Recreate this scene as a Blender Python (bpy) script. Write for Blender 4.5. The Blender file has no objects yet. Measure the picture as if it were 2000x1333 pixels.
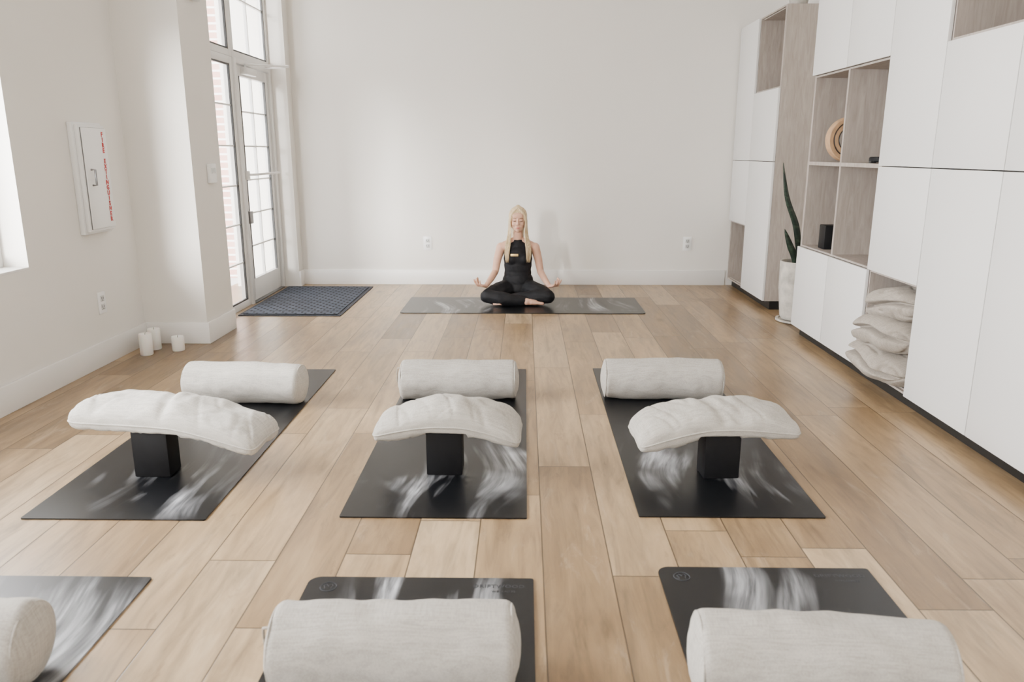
import bpy, bmesh, math, random
from mathutils import Vector, Matrix, noise, Euler
random.seed(7)
COL = bpy.context.scene.collection

# ------------------------------------------------------------------ nodes
class G:
    def __init__(s, name):
        s.m = bpy.data.materials.new(name); s.m.use_nodes = True
        s.nt = s.m.node_tree; s.nt.nodes.clear()
        s.out = s.nt.nodes.new('ShaderNodeOutputMaterial')
    def n(s, t, **k):
        nd = s.nt.nodes.new(t)
        for a, b in k.items(): setattr(nd, a, b)
        return nd
    def put(s, sock, v):
        if hasattr(v, 'is_output'): s.nt.links.new(v, sock)
        elif v is not None: sock.default_value = v
    def math(s, op, a, b=None, c=None):
        nd = s.n('ShaderNodeMath', operation=op)
        s.put(nd.inputs[0], a)
        if b is not None: s.put(nd.inputs[1], b)
        if c is not None: s.put(nd.inputs[2], c)
        return nd.outputs[0]
    def coord(s, kind='Object'):
        return s.n('ShaderNodeTexCoord').outputs[kind]
    def mapping(s, v, loc=(0,0,0), rot=(0,0,0), scale=(1,1,1)):
        nd = s.n('ShaderNodeMapping'); s.put(nd.inputs[0], v)
        nd.inputs[1].default_value = loc; nd.inputs[2].default_value = rot; nd.inputs[3].default_value = scale
        return nd.outputs[0]
    def noise(s, v, scale=5, detail=4, rough=.5, dist=0):
        nd = s.n('ShaderNodeTexNoise'); s.put(nd.inputs['Vector'], v)
        nd.inputs['Scale'].default_value = scale; nd.inputs['Detail'].default_value = detail
        nd.inputs['Roughness'].default_value = rough; nd.inputs['Distortion'].default_value = dist
        return nd.outputs[0]
    def ramp(s, f, stops):
        nd = s.n('ShaderNodeValToRGB'); s.put(nd.inputs[0], f)
        el = nd.color_ramp.elements
        while len(el) < len(stops): el.new(0.5)
        for e, (p, c) in zip(el, stops):
            e.position = p; e.color = (c[0], c[1], c[2], 1) if not isinstance(c, (int, float)) else (c, c, c, 1)
        return nd.outputs[0]
    def mix(s, f, a, b, mode='MIX'):
        nd = s.n('ShaderNodeMix', data_type='RGBA', blend_type=mode)
        s.put(nd.inputs[0], f)
        for i, v in ((6, a), (7, b)):
            if isinstance(v, tuple): v = (v[0], v[1], v[2], 1)
            s.put(nd.inputs[i], v)
        return nd.outputs[2]
    def bump(s, h, strength=.3, dist=.01):
        nd = s.n('ShaderNodeBump'); s.put(nd.inputs['Height'], h)
        nd.inputs['Strength'].default_value = strength; nd.inputs['Distance'].default_value = dist
        return nd.outputs[0]
    def bsdf(s, color, rough=.5, normal=None, metal=0, spec=.5, sheen=0, sss=0):
        nd = s.n('ShaderNodeBsdfPrincipled')
        if isinstance(color, tuple): color = (color[0], color[1], color[2], 1)
        s.put(nd.inputs['Base Color'], color); s.put(nd.inputs['Roughness'], rough)
        nd.inputs['Metallic'].default_value = metal
        nd.inputs['Specular IOR Level'].default_value = spec
        nd.inputs['Sheen Weight'].default_value = sheen
        if sss:
            nd.inputs['Subsurface Weight'].default_value = sss
            nd.inputs['Subsurface Radius'].default_value = (.01, .004, .002)
            nd.inputs['Subsurface Scale'].default_value = 1
        if normal is not None: s.put(nd.inputs['Normal'], normal)
        s.nt.links.new(nd.outputs[0], s.out.inputs[0])
        return s.m

def plain(name, col, rough=.5, var=.06, scale=8, bump=0, metal=0, spec=.5, bscale=None, sheen=0, sss=0):
    g = G(name); v = g.coord()
    f = g.noise(v, scale, 4)
    a = tuple(c*(1-var) for c in col); b = tuple(min(1, c*(1+var)) for c in col)
    c = g.ramp(f, [(.3, a), (.7, b)])
    nrm = g.bump(g.noise(v, bscale or scale*20, 3), bump, .002) if bump else None
    return g.bsdf(c, rough, nrm, metal, spec, sheen, sss)

M = {}
M['wall'] = plain('wall_paint', (.78,.75,.70), .75, .012, 2, .12, bscale=160, spec=.25)
M['trim'] = plain('trim_paint', (.82,.80,.77), .4, .01, 3)
M['door_white'] = plain('laminate_white', (.68,.665,.645), .45, .01, 3, spec=.35)
M['alu'] = plain('painted_aluminium', (.72,.71,.69), .35, .02, 3)
M['black'] = plain('black_foam', (.004,.004,.005), .6, .2, 30, .15, bscale=400, spec=.25)
M['kick'] = plain('black_plinth', (.004,.0038,.0035), .5, .1)
M['metal'] = plain('brushed_metal', (.22,.22,.225), .3, .05, 20, metal=1)
M['steel_dark'] = plain('dark_rubber_gasket', (.02,.02,.02), .5)
M['plastic'] = plain('white_plastic', (.84,.84,.83), .35, .01)
M['panel_frame'] = plain('cabinet_frame_white', (.80,.80,.79), .35, .01)
M['recept'] = plain('outlet_receptacle', (.55,.55,.54), .4, .01)
M['wax'] = plain('candle_wax', (.85,.83,.78), .5, .02, 6, sss=.3)
M['wick'] = plain('wick', (.05,.04,.03), .8)
M['red'] = plain('red_lettering', (.48,.008,.012), .5, .02)
M['slot'] = plain('outlet_slot', (.05,.05,.05), .5)
M['seam'] = plain('shadow_gap_grey', (.16,.16,.16), .6)
M['skin'] = plain('skin', (.58,.335,.23), .5, .06, 14, .05, bscale=200, sss=.15)
M['lips'] = plain('lips', (.42,.12,.10), .4)
M['lash'] = plain('lash', (.05,.03,.02), .6)
M['brow'] = plain('brow', (.20,.11,.06), .7)
M['cloth'] = plain('black_activewear', (.0035,.0035,.005), .7, .2, 20, .2, bscale=60, spec=.3)
M['badge'] = plain('gold_badge', (.70,.48,.18), .35, .05, metal=.3)
M['lettergrey'] = plain('grey_print', (.030,.033,.038), .5)
M['pot'] = plain('stone_pot', (.44,.41,.36), .85, .3, 14, .5, bscale=50)
M['soil'] = plain('soil', (.05,.035,.025), .95, .3, 40, .5)
M['cork'] = plain('cork_wheel', (.46,.28,.15), .6, .12, 30, .1)
M['concrete'] = plain('pavement', (.66,.65,.63), .8, .1, 3)

def linen(name, col, ws=300):
    g = G(name); v = g.coord()
    w1 = g.noise(g.mapping(v, scale=(ws, 16, ws)), 1, 2, .6)
    w2 = g.noise(g.mapping(v, scale=(16, ws, 16)), 1, 2, .6)
    s = g.math('ADD', w1, w2)
    big = g.noise(v, 4, 3)
    a = tuple(c*.70 for c in col)
    c = g.ramp(g.math('MULTIPLY', s, .5), [(.36, a), (.60, col)])
    c = g.mix(g.math('MULTIPLY', big, .25), c, tuple(x*.75 for x in col))
    return g.bsdf(c, .9, g.bump(s, .35, .0016), spec=.12, sheen=.05)
M['linen'] = linen('bolster_linen', (.46,.43,.385))
M['linen_light'] = linen('bolster_linen_cream', (.57,.54,.49))
M['linen_mid'] = linen('cushion_linen_natural', (.48,.45,.40))
M['linen_warm'] = linen('cushion_linen_oat', (.38,.335,.285))

def wood_floor():
    g = G('oak_planks'); v = g.coord()
    sp = g.n('ShaderNodeSeparateXYZ'); g.put(sp.inputs[0], v)
    x, y = sp.outputs[0], sp.outputs[1]
    W, L = .205, 1.45
    sx = g.math('DIVIDE', g.math('ADD', x, 20.03), W)
    row = g.math('FLOOR', sx); fx = g.math('FRACT', sx)
    wn = g.n('ShaderNodeTexWhiteNoise', noise_dimensions='1D'); g.put(wn.inputs['W'], row)
    sy = g.math('ADD', g.math('DIVIDE', y, L), g.math('MULTIPLY', wn.outputs[0], 7))
    col = g.math('FLOOR', sy); fy = g.math('FRACT', sy)
    cb = g.n('ShaderNodeCombineXYZ'); g.put(cb.inputs[0], row); g.put(cb.inputs[1], col)
    w2 = g.n('ShaderNodeTexWhiteNoise', noise_dimensions='2D'); g.put(w2.inputs['Vector'], cb.outputs[0])
    idv = w2.outputs[0]
    base = g.ramp(idv, [(0, (.160,.098,.045)), (.2, (.265,.172,.086)), (.42, (.35,.240,.130)), (.6, (.195,.122,.058)), (.8, (.300,.198,.102)), (1, (.41,.295,.172))])
    cv = g.n('ShaderNodeCombineXYZ')
    g.put(cv.inputs[0], g.math('MULTIPLY', x, 1)); g.put(cv.inputs[1], g.math('MULTIPLY', y, .10)); g.put(cv.inputs[2], g.math('MULTIPLY', idv, 40))
    g1 = g.noise(cv.outputs[0], 22, 7, .62, 1.2)
    cv2 = g.n('ShaderNodeCombineXYZ')
    g.put(cv2.inputs[0], x); g.put(cv2.inputs[1], g.math('MULTIPLY', y, .25)); g.put(cv2.inputs[2], g.math('MULTIPLY', idv, 90))
    g2 = g.noise(cv2.outputs[0], 5, 6, .65, .8)
    c = g.mix(1, base, g.ramp(g1, [(.3, .66), (.50, 1.0), (.70, 1.20)]), 'MULTIPLY')
    c = g.mix(1, c, g.ramp(g2, [(.32, (.72,.69,.66)), (.52, (1.0,1.0,1.0)), (.70, (1.24,1.29,1.38))]), 'MULTIPLY')
    cv3 = g.n('ShaderNodeCombineXYZ')
    g.put(cv3.inputs[0], x); g.put(cv3.inputs[1], g.math('MULTIPLY', y, .22)); g.put(cv3.inputs[2], g.math('MULTIPLY', idv, 23))
    n3 = g.noise(cv3.outputs[0], 12, 7, .70, 1.2)
    c = g.mix(g.ramp(n3, [(.57, 0), (.72, .42)]), c, (.46,.36,.25))
    c = g.mix(g.ramp(n3, [(.28, .6), (.42, 0)]), c, (.10,.06,.03))
    vo = g.n('ShaderNodeTexVoronoi'); g.put(vo.inputs['Vector'], g.mapping(v, scale=(2.6, 1.1, 1))); vo.inputs['Scale'].default_value = 1.0
    kn = g.ramp(vo.outputs['Distance'], [(.0, .30), (.035, .65), (.10, 1.0)])
    c = g.mix(1, c, kn, 'MULTIPLY')
    dx = g.math('MULTIPLY', g.math('MINIMUM', fx, g.math('SUBTRACT', 1, fx)), W)
    dy = g.math('MULTIPLY', g.math('MINIMUM', fy, g.math('SUBTRACT', 1, fy)), L)
    d = g.math('MINIMUM', dx, dy)
    gap = g.ramp(g.math('MULTIPLY', d, 100), [(.10, 0), (.27, 1)])
    c = g.mix(gap, (.055,.035,.018), c)
    h = g.math('ADD', g.math('MULTIPLY', gap, 1.0), g.math('MULTIPLY', g1, .15))
    rough = g.ramp(g2, [(.3, .28), (.7, .40)])
    return g.bsdf(c, rough, g.bump(h, .3, .002), spec=.58)
M['floor'] = wood_floor()

def cab_wood():
    g = G('greyed_oak_laminate'); v = g.coord()
    f = g.noise(g.mapping(v, scale=(1, 1, .12)), 45, 6, .6, .8)
    f2 = g.noise(g.mapping(v, scale=(1, 1, .3)), 6, 3)
    c = g.ramp(f, [(.3, (.30,.255,.22)), (.6, (.385,.335,.295)), (.8, (.44,.39,.35))])
    c = g.mix(1, c, g.ramp(f2, [(.3, .92), (.7, 1.05)]), 'MULTIPLY')
    return g.bsdf(c, .6, g.bump(f, .1, .001), spec=.3)
M['cabwood'] = cab_wood()

def mat_mat(name, seed, rotz, blobs, amt=1.0):
    """black rubber with brushed white marbling gathered in a few swirls"""
    g = G(name); v = g.coord()
    wc = g.n('ShaderNodeTexNoise'); g.put(wc.inputs['Vector'], g.mapping(v, loc=(seed, 3*seed, 0))); wc.inputs['Scale'].default_value = 1.5; wc.inputs['Detail'].default_value = 0
    vm = g.n('ShaderNodeVectorMath', operation='MULTIPLY_ADD')
    g.put(vm.inputs[0], wc.outputs[1]); vm.inputs[1].default_value = (.38,.38,0); g.put(vm.inputs[2], v)
    st = g.noise(g.mapping(vm.outputs[0], loc=(seed*1.7, seed, 0), rot=(0,0,rotz), scale=(6, .9, 1)), 1.5, 3, .5, 0)
    streak = g.ramp(st, [(.49, 0), (.58, .35), (.70, 1)])
    dm = None
    for (bx_, by_, br_) in blobs:
        d = g.n('ShaderNodeVectorMath', operation='DISTANCE'); g.put(d.inputs[0], v); d.inputs[1].default_value = (bx_, by_, 0)
        q = g.math('DIVIDE', d.outputs['Value'], br_)
        dm = q if dm is None else g.math('MINIMUM', dm, q)
    wob = g.math('ADD', dm, g.math('MULTIPLY', g.math('SUBTRACT', g.noise(g.mapping(v, loc=(seed*5, seed*2, 1)), 5, 2), .5), 1.4))
    mask = g.ramp(wob, [(.35, 1), (1.10, 0)])
    mask2 = g.ramp(g.noise(g.mapping(v, loc=(seed*3, seed*2, 1)), 2.4, 2), [(.52, 0), (.64, .13)])
    mask = g.math('MAXIMUM', mask, mask2)
    fine = g.ramp(g.noise(g.mapping(vm.outputs[0], loc=(seed, 0, 0), rot=(0,0,rotz), scale=(28, 2.2, 1)), 1.6, 4, .6), [(.36, .22), (.60, 1)])
    f = g.math('MULTIPLY', g.math('MULTIPLY', streak, mask), fine)
    f = g.math('MULTIPLY', f, amt)
    c = g.mix(f, (.003,.0034,.0045), (.62,.63,.66))
    fb = g.noise(v, 350, 2)
    return g.bsdf(c, .32, g.bump(fb, .12, .001), spec=.40)

def brick_mat():
    g = G('red_brick'); v = g.coord()
    b = g.n('ShaderNodeTexBrick'); g.put(b.inputs['Vector'], g.mapping(v, rot=(math.pi/2,0,0)))
    b.inputs['Color1'].default_value = (.52,.28,.23,1); b.inputs['Color2'].default_value = (.60,.36,.30,1)
    b.inputs['Mortar'].default_value = (.8,.77,.74,1); b.inputs['Scale'].default_value = 1
    b.inputs['Brick Width'].default_value = .22; b.inputs['Row Height'].default_value = .075; b.inputs['Mortar Size'].default_value = .01
    return g.bsdf(b.outputs[0], .9)
M['brick'] = brick_mat()

def doormat_mat():
    g = G('ribbed_doormat'); v = g.coord()
    b = g.n('ShaderNodeTexBrick'); g.put(b.inputs['Vector'], v); b.offset = .5
    b.inputs['Color1'].default_value = (.080,.095,.130,1); b.inputs['Color2'].default_value = (.050,.060,.085,1)
    b.inputs['Mortar'].default_value = (.006,.008,.012,1); b.inputs['Scale'].default_value = 1
    b.inputs['Brick Width'].default_value = .075; b.inputs['Row Height'].default_value = .045; b.inputs['Mortar Size'].default_value = .009
    return g.bsdf(b.outputs[0], .8, g.bump(g.math('SUBTRACT', 1, b.outputs['Fac']), .8, .006), spec=.25)
M['doormat'] = doormat_mat()
M['doormat_edge'] = plain('doormat_edge', (.018,.021,.030), .8)

def glass_mat():
    g = G('window_glass')
    t = g.n('ShaderNodeBsdfTransparent'); gl = g.n('ShaderNodeBsdfGlossy'); gl.inputs['Roughness'].default_value = .02
    fr = g.n('ShaderNodeFresnel'); fr.inputs[0].default_value = 1.3
    mx = g.n('ShaderNodeMixShader'); g.put(mx.inputs[0], g.math('MULTIPLY', fr.outputs[0], .4)); g.put(mx.inputs[1], t.outputs[0]); g.put(mx.inputs[2], gl.outputs[0])
    g.nt.links.new(mx.outputs[0], g.out.inputs[0]); return g.m
M['glass'] = glass_mat()

def hair_mat():
    g = G('blonde_hair'); v = g.coord()
    f = g.noise(g.mapping(v, scale=(1, 1, .08)), 160, 4, .6, .3)
    c = g.ramp(f, [(.3, (.36,.235,.115)), (.55, (.62,.475,.28)), (.75, (.80,.68,.48))])
    return g.bsdf(c, .45, g.bump(f, .5, .003), spec=.4)
M['hair'] = hair_mat()

def leaf_mat():
    g = G('snake_plant_leaf'); v = g.coord()
    f = g.noise(g.mapping(v, scale=(.3, .3, 1)), 45, 3, .6, .5)
    c = g.ramp(f, [(.4, (.008,.020,.014)), (.55, (.018,.036,.022)), (.7, (.05,.075,.048))])
    return g.bsdf(c, .4)
M['leaf'] = leaf_mat()

# ------------------------------------------------------------------ mesh helpers
def info(o, label=None, category=None, group=None, kind=None):
    if label: o['label'] = label
    if category: o['category'] = category
    if group: o['group'] = group
    if kind: o['kind'] = kind
    return o

def mk(name, bm, mat, parent=None, loc=(0,0,0), rot=(0,0,0), smooth=None):
    me = bpy.data.meshes.new(name); bmesh.ops.recalc_face_normals(bm, faces=bm.faces)
    bm.to_mesh(me); bm.free()
    if smooth is not None:
        for p in me.polygons: p.use_smooth = True
        if smooth < 180: me.set_sharp_from_angle(angle=math.radians(smooth))
    if mat: me.materials.append(mat)
    o = bpy.data.objects.new(name, me); COL.objects.link(o)
    o.location = loc; o.rotation_euler = rot
    if parent: o.parent = parent
    return o

def thing(name, loc, label, category, group=None, rot=(0,0,0), kind=None):
    o = bpy.data.objects.new(name, None); COL.objects.link(o)
    o.location = loc; o.rotation_euler = rot; o.empty_display_size = .05
    return info(o, label, category, group, kind)

def bx(bm, lo, hi, bev=0, seg=2, mtx=None):
    t = bmesh.new(); bmesh.ops.create_cube(t, size=1)
    for v in t.verts:
        v.co = Vector([(lo[i]+hi[i])/2 + v.co[i]*(hi[i]-lo[i]) for i in range(3)])
    if bev: bmesh.ops.bevel(t, geom=list(t.edges), offset=bev, segments=seg, affect='EDGES', profile=.5)
    if mtx: bmesh.ops.transform(t, matrix=mtx, verts=t.verts)
    me = bpy.data.meshes.new('t'); t.to_mesh(me); t.free(); bm.from_mesh(me); bpy.data.meshes.remove(me)

def boxes(name, lst, mat, parent=None, loc=(0,0,0), bev=0, smooth=None, rot=(0,0,0)):
    bm = bmesh.new()
    for lo, hi in lst: bx(bm, lo, hi, bev)
    return mk(name, bm, mat, parent, loc, rot, smooth if smooth is not None else (35 if bev else None))

def lathe(bm, prof, seg=48, mtx=None):
    rings = []
    for r, z in prof:
        if r < 1e-6: rings.append([bm.verts.new((0,0,z))])
        else: rings.append([bm.verts.new((r*math.cos(2*math.pi*i/seg), r*math.sin(2*math.pi*i/seg), z)) for i in range(seg)])
    for a, b in zip(rings, rings[1:]):
        for i in range(seg):
            j = (i+1) % seg
            if len(a) == 1 and len(b) == 1: continue
            if len(a) == 1: bm.faces.new((a[0], b[i], b[j]))
            elif len(b) == 1: bm.faces.new((a[i], a[j], b[0]))
            else: bm.faces.new((a[i], a[j], b[j], b[i]))
    if mtx:
        bmesh.ops.transform(bm, matrix=mtx, verts=[v for r in rings for v in r])

def tube(bm, pts, rad, seg=8, closed=False):
    pts = [Vector(p) for p in pts]; n = len(pts)
    if not hasattr(rad, '__len__'): rad = [rad]*n
    rings = []; up = None
    for i, p in enumerate(pts):
        if closed: t = (pts[(i+1) % n]-pts[i-1]).normalized()
        else: t = (pts[min(i+1, n-1)]-pts[max(i-1, 0)]).normalized()
        if up is None:
            up = Vector((0,0,1)) if abs(t.z) < .9 else Vector((1,0,0))
        a = t.cross(up).normalized(); b = a.cross(t).normalized(); up = b
        rings.append([bm.verts.new(p + (a*math.cos(2*math.pi*k/seg)+b*math.sin(2*math.pi*k/seg))*rad[i]) for k in range(seg)])
    m = n if closed else n-1
    for i in range(m):
        A, B = rings[i], rings[(i+1) % n]
        for k in range(seg):
            bm.faces.new((A[k], A[(k+1) % seg], B[(k+1) % seg], B[k]))
    if not closed:
        bm.faces.new(rings[0][::-1]); bm.faces.new(rings[-1])

ICO = {}
class PB:
    """fast accumulator of overlapping solids, fused later by a voxel remesh"""
    def __init__(s): s.v = []; s.f = []
def ell(pb, c, r, rot=None, sub=3):
    if sub not in ICO:
        t = bmesh.new(); bmesh.ops.create_icosphere(t, subdivisions=sub, radius=1)
        ICO[sub] = ([v.co.copy() for v in t.verts], [[v.index for v in f.verts] for f in t.faces]); t.free()
    V, F = ICO[sub]
    if not hasattr(r, '__len__'): r = (r, r, r)
    R = Euler(rot).to_matrix() if rot else None
    c = Vector(c); o = len(pb.v)
    for p in V:
        q = Vector((p.x*r[0], p.y*r[1], p.z*r[2]))
        if R: q = R @ q
        pb.v.append(q+c)
    pb.f += [[i+o for i in f] for f in F]
def cap(pb, a, ra, b, rb, sub=2, seg=20):
    a, b = Vector(a), Vector(b); d = b-a; L = d.length
    ell(pb, a, ra, sub=sub); ell(pb, b, rb, sub=sub)
    if L > 1e-5:
        q = d.to_track_quat('Z', 'Y'); o = len(pb.v)
        for c, r in ((a, ra), (b, rb)):
            for k in range(seg):
                t = 2*math.pi*k/seg; pb.v.append(c + q @ Vector((r*math.cos(t), r*math.sin(t), 0)))
        for k in range(seg):
            j = (k+1) % seg; pb.f.append([o+k, o+j, o+seg+j, o+seg+k])
        pb.f.append([o+k for k in range(seg)][::-1]); pb.f.append([o+seg+k for k in range(seg)])

def remesh(name, pb, mat, vox, smooth_it=4, parent=None, fac=.5):
    me = bpy.data.meshes.new(name); me.from_pydata([tuple(v) for v in pb.v], [], pb.f)
    o = bpy.data.objects.new(name, me); COL.objects.link(o)
    r = o.modifiers.new('r', 'REMESH'); r.mode = 'VOXEL'; r.voxel_size = vox
    s = o.modifiers.new('s', 'SMOOTH'); s.factor = fac; s.iterations = smooth_it
    dg = bpy.context.evaluated_depsgraph_get()
    nm = bpy.data.meshes.new_from_object(o.evaluated_get(dg)); o.modifiers.clear()
    nm.name = name
    nm.polygons.foreach_set('use_smooth', [True]*len(nm.polygons))
    nm.materials.clear(); nm.materials.append(mat); o.data = nm
    if parent: o.parent = parent
    return o
def pbmesh(name, pb, mat, parent):
    me = bpy.data.meshes.new(name); me.from_pydata([tuple(v) for v in pb.v], [], pb.f)
    me.polygons.foreach_set('use_smooth', [True]*len(me.polygons)); me.materials.append(mat)
    o = bpy.data.objects.new(name, me); COL.objects.link(o); o.parent = parent; return o

def text(name, body, size, mat, parent, loc, rot=(0,0,0), align='LEFT', ext=.0005, ls=1.0, cs=1.0, bold=0):
    cu = bpy.data.curves.new(name, 'FONT'); cu.body = body; cu.size = size; cu.align_x = align
    cu.extrude = ext; cu.space_line = ls; cu.space_character = cs; cu.resolution_u = 3; cu.offset = bold
    o = bpy.data.objects.new(name, cu); COL.objects.link(o)
    dg = bpy.context.evaluated_depsgraph_get()
    me = bpy.data.meshes.new_from_object(o.evaluated_get(dg)); bpy.data.objects.remove(o)
    me.materials.clear(); me.materials.append(mat)
    t = bpy.data.objects.new(name, me); COL.objects.link(t); t.location = loc; t.rotation_euler = rot; t.parent = parent
    return t

# ------------------------------------------------------------------ room
YB, XL, XR, ZC, YF = 7.23, -2.48, 2.29, 3.2, -2.6
st = lambda o: info(o, kind='structure')
st(boxes('floor', [((-2.75, YF-.15, -.1), (XR+.15, YB+.15, 0))], M['floor']))
st(boxes('ceiling', [((-2.75, YF-.15, ZC), (XR+.15, YB+.15, ZC+.1))], M['wall']))
st(boxes('wall_back', [((-2.7, YB, 0), (XR+.15, YB+.15, ZC))], M['wall']))
st(boxes('wall_right', [((XR, YF, 0), (XR+.15, YB, ZC))], M['wall']))
st(boxes('wall_front', [((-2.7, YF-.15, 0), (XR+.15, YF, ZC))], M['wall']))
WY0, WY1, WZ0, WZ1 = 1.45, 3.79, .65, 2.12
VY0, VY1 = -1.9, .5
xo = XL-.20
st(boxes('wall_left', [((xo, YF, 0), (XL, VY0, ZC)), ((xo, VY1, 0), (XL, WY0, ZC)), ((xo, WY1, 0), (XL, 4.88, ZC)),
                       ((xo, VY0, 0), (XL, VY1, WZ0)), ((xo, VY0, WZ1), (XL, VY1, ZC)),
                       ((xo, WY0, 0), (XL, WY1, WZ0)), ((xo, WY0, WZ1), (XL, WY1, ZC))], M['wall']))
DX = -2.27
HZ = 2.85
st(boxes('wall_door_side', [((xo, 4.88, 0), (-2.07, 5.34, ZC)), ((xo, 7.09, 0), (-2.10, YB, ZC)), ((xo, 5.34, HZ), (-2.085, 7.09, ZC))], M['wall']))
bh = .14
st(boxes('baseboard_back', [((-2.10, YB-.016, 0), (1.885, YB, bh))], M['trim'], bev=.003))
st(boxes('baseboard_left', [((XL, YF, 0), (XL+.016, 4.88, bh))], M['trim'], bev=.003))
st(boxes('baseboard_column', [((XL+.016, 4.864, 0), (-2.054, 4.88, bh)), ((-2.07, 4.88, 0), (-2.054, 5.34, bh))], M['trim'], bev=.003))
st(boxes('baseboard_corner', [((-2.10, 7.09, 0), (-2.084, YB-.016, bh))], M['trim'], bev=.003))

def framed_window(name, ax, y0, y1, z0, z1, fw=.05, cols=1, rows=1, th=.05, mw=.012):
    root = thing(name, (ax, (y0+y1)/2, z0), None, None, kind='structure')
    hy, hz = (y1-y0)/2, z1-z0
    boxes('frame', [((-th/2, -hy, 0), (th/2, -hy+fw, hz)), ((-th/2, hy-fw, 0), (th/2, hy, hz)),
                         ((-th/2, -hy+fw, 0), (th/2, hy-fw, fw)), ((-th/2, -hy+fw, hz-fw), (th/2, hy-fw, hz))], M['alu'], root, bev=.004)
    boxes('glass_pane', [((-.004, -hy+fw, fw), (.004, hy-fw, hz-fw))], M['glass'], root)
    gk = .012
    boxes('gasket', [((.005, -hy+fw, fw), (.02, -hy+fw+gk, hz-fw)), ((.005, hy-fw-gk, fw), (.02, hy-fw, hz-fw)),
                     ((.005, -hy+fw, fw), (.02, hy-fw, fw+gk)), ((.005, -hy+fw, hz-fw-gk), (.02, hy-fw, hz-fw))], M['steel_dark'], root)
    l = []
    iy, iz = 2*(hy-fw), hz-2*fw
    for i in range(1, cols):
        yy = -hy+fw+iy*i/cols; l.append(((-.012, yy-mw/2, fw), (.012, yy+mw/2, hz-fw)))
    for i in range(1, rows):
        zz = fw+iz*i/rows; l.append(((-.011, -hy+fw, zz-mw/2), (.011, hy-fw, zz+mw/2)))
    if l: boxes('muntins', l, M['alu'], root)
    return root
framed_window('window_1', XL-.15, WY0, WY1, WZ0, WZ1, .06, 2, 1)
framed_window('window_2', XL-.15, VY0, VY1, WZ0, WZ1, .06, 2, 1)
TZ = 1.93
YM = 6.20
framed_window('window_3', DX, 5.34, YM, 0.0, TZ, .055, 2, 6)
framed_window('window_4', DX, 5.34, YM, TZ, HZ, .05, 2, 2)
framed_window('window_5', DX, YM, 7.09, TZ, HZ, .05, 2, 2)
st(boxes('trim_1', [((DX-.05, YM, 0), (DX+.04, YM+.05, TZ)), ((DX-.05, 7.03, 0), (DX+.04, 7.09, TZ)), ((DX-.05, YM+.05, TZ-.04), (DX+.04, 7.03, TZ))], M['alu'], bev=.003))
st(boxes('trim_2', [((DX-.04, YM+.05, 0), (DX+.05, 7.03, .012))], M['metal'], bev=.002))
door = thing('door_1', (DX, YM+.055, .014), None, None, kind='structure')
DH = TZ-.06
DW = 7.025-(YM+.055)
S = .075
boxes('door_leaf', [((-.02, 0, 0), (.02, S, DH)), ((-.02, DW-S, 0), (.02, DW, DH)), ((-.02, S, 0), (.02, DW-S, .18)), ((-.02, S, DH-.08), (.02, DW-S, DH))], M['alu'], door, bev=.003)
boxes('glass_pane', [((-.004, S, .18), (.004, DW-S, DH-.08))], M['glass'], door)
boxes('gasket', [((.005, S, .18), (.022, S+.014, DH-.08)), ((.005, DW-S-.014, .18), (.022, DW-S, DH-.08))], M['steel_dark'], door)
ml = [((-.012, S+(DW-2*S)*.5-.006, .18), (.012, S+(DW-2*S)*.5+.006, DH-.08))]
for i in range(1, 6):
    z = .18+(DH-.26)*i/6; ml.append(((-.011, S, z-.006), (.011, DW-S, z+.006)))
boxes('muntins', ml, M['alu'], door)
bm = bmesh.new(); bx(bm, (.02, .010, .99), (.055, .065, 1.06), .004)
tube(bm, [(.03, .04, 1.03), (.08, .04, 1.03), (.085, .10, 1.03), (.085, DW-.04, 1.03)], .010, 10)
mk('push_bar', bm, M['alu'], door, smooth=40)
boxes('lock_box', [((.02, .010, .64), (.055, .064, .74))], M['metal'], door, bev=.004)
bm = bmesh.new(); bx(bm, (.02, .12, DH-.065), (.075, .36, DH-.01), .006)
tube(bm, [(.05, .16, DH-.005), (.05, .16, DH+.012), (.34, .34, DH+.012)], .009, 8)
tube(bm, [(.34, .34, DH+.018), (.12, .62, DH+.030), (.05, .66, DH+.030)], .008, 8)
mk('door_closer', bm, M['alu'], door, smooth=40)
st(boxes('trim_3', [((XL-.12, WY0, WZ0-.0), (XL+.0, WY1, WZ0+.012))], M['trim'], bev=.002))

# outside world
st(boxes('ground_outside', [((-16, -6, -.2), (-2.76, 22, -.1))], M['concrete']))
ob = boxes('brick_building', [((-9, 12, -.1), (-3.2, 12.5, .9)), ((-9, 12, 2.3), (-3.2, 12.5, 7)), ((-9, 12, .9), (-6.6, 12.5, 2.3)), ((-5.2, 12, .9), (-4.4, 12.5, 2.3)), ((-3.5, 12, .9), (-3.2, 12.5, 2.3))], M['brick'])
info(ob, 'red brick building facade across the walkway', 'building')
st(boxes('wall_outside', [((-3.25, 8.2, -.1), (-2.8, 8.7, 5))], M['brick']))

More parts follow.
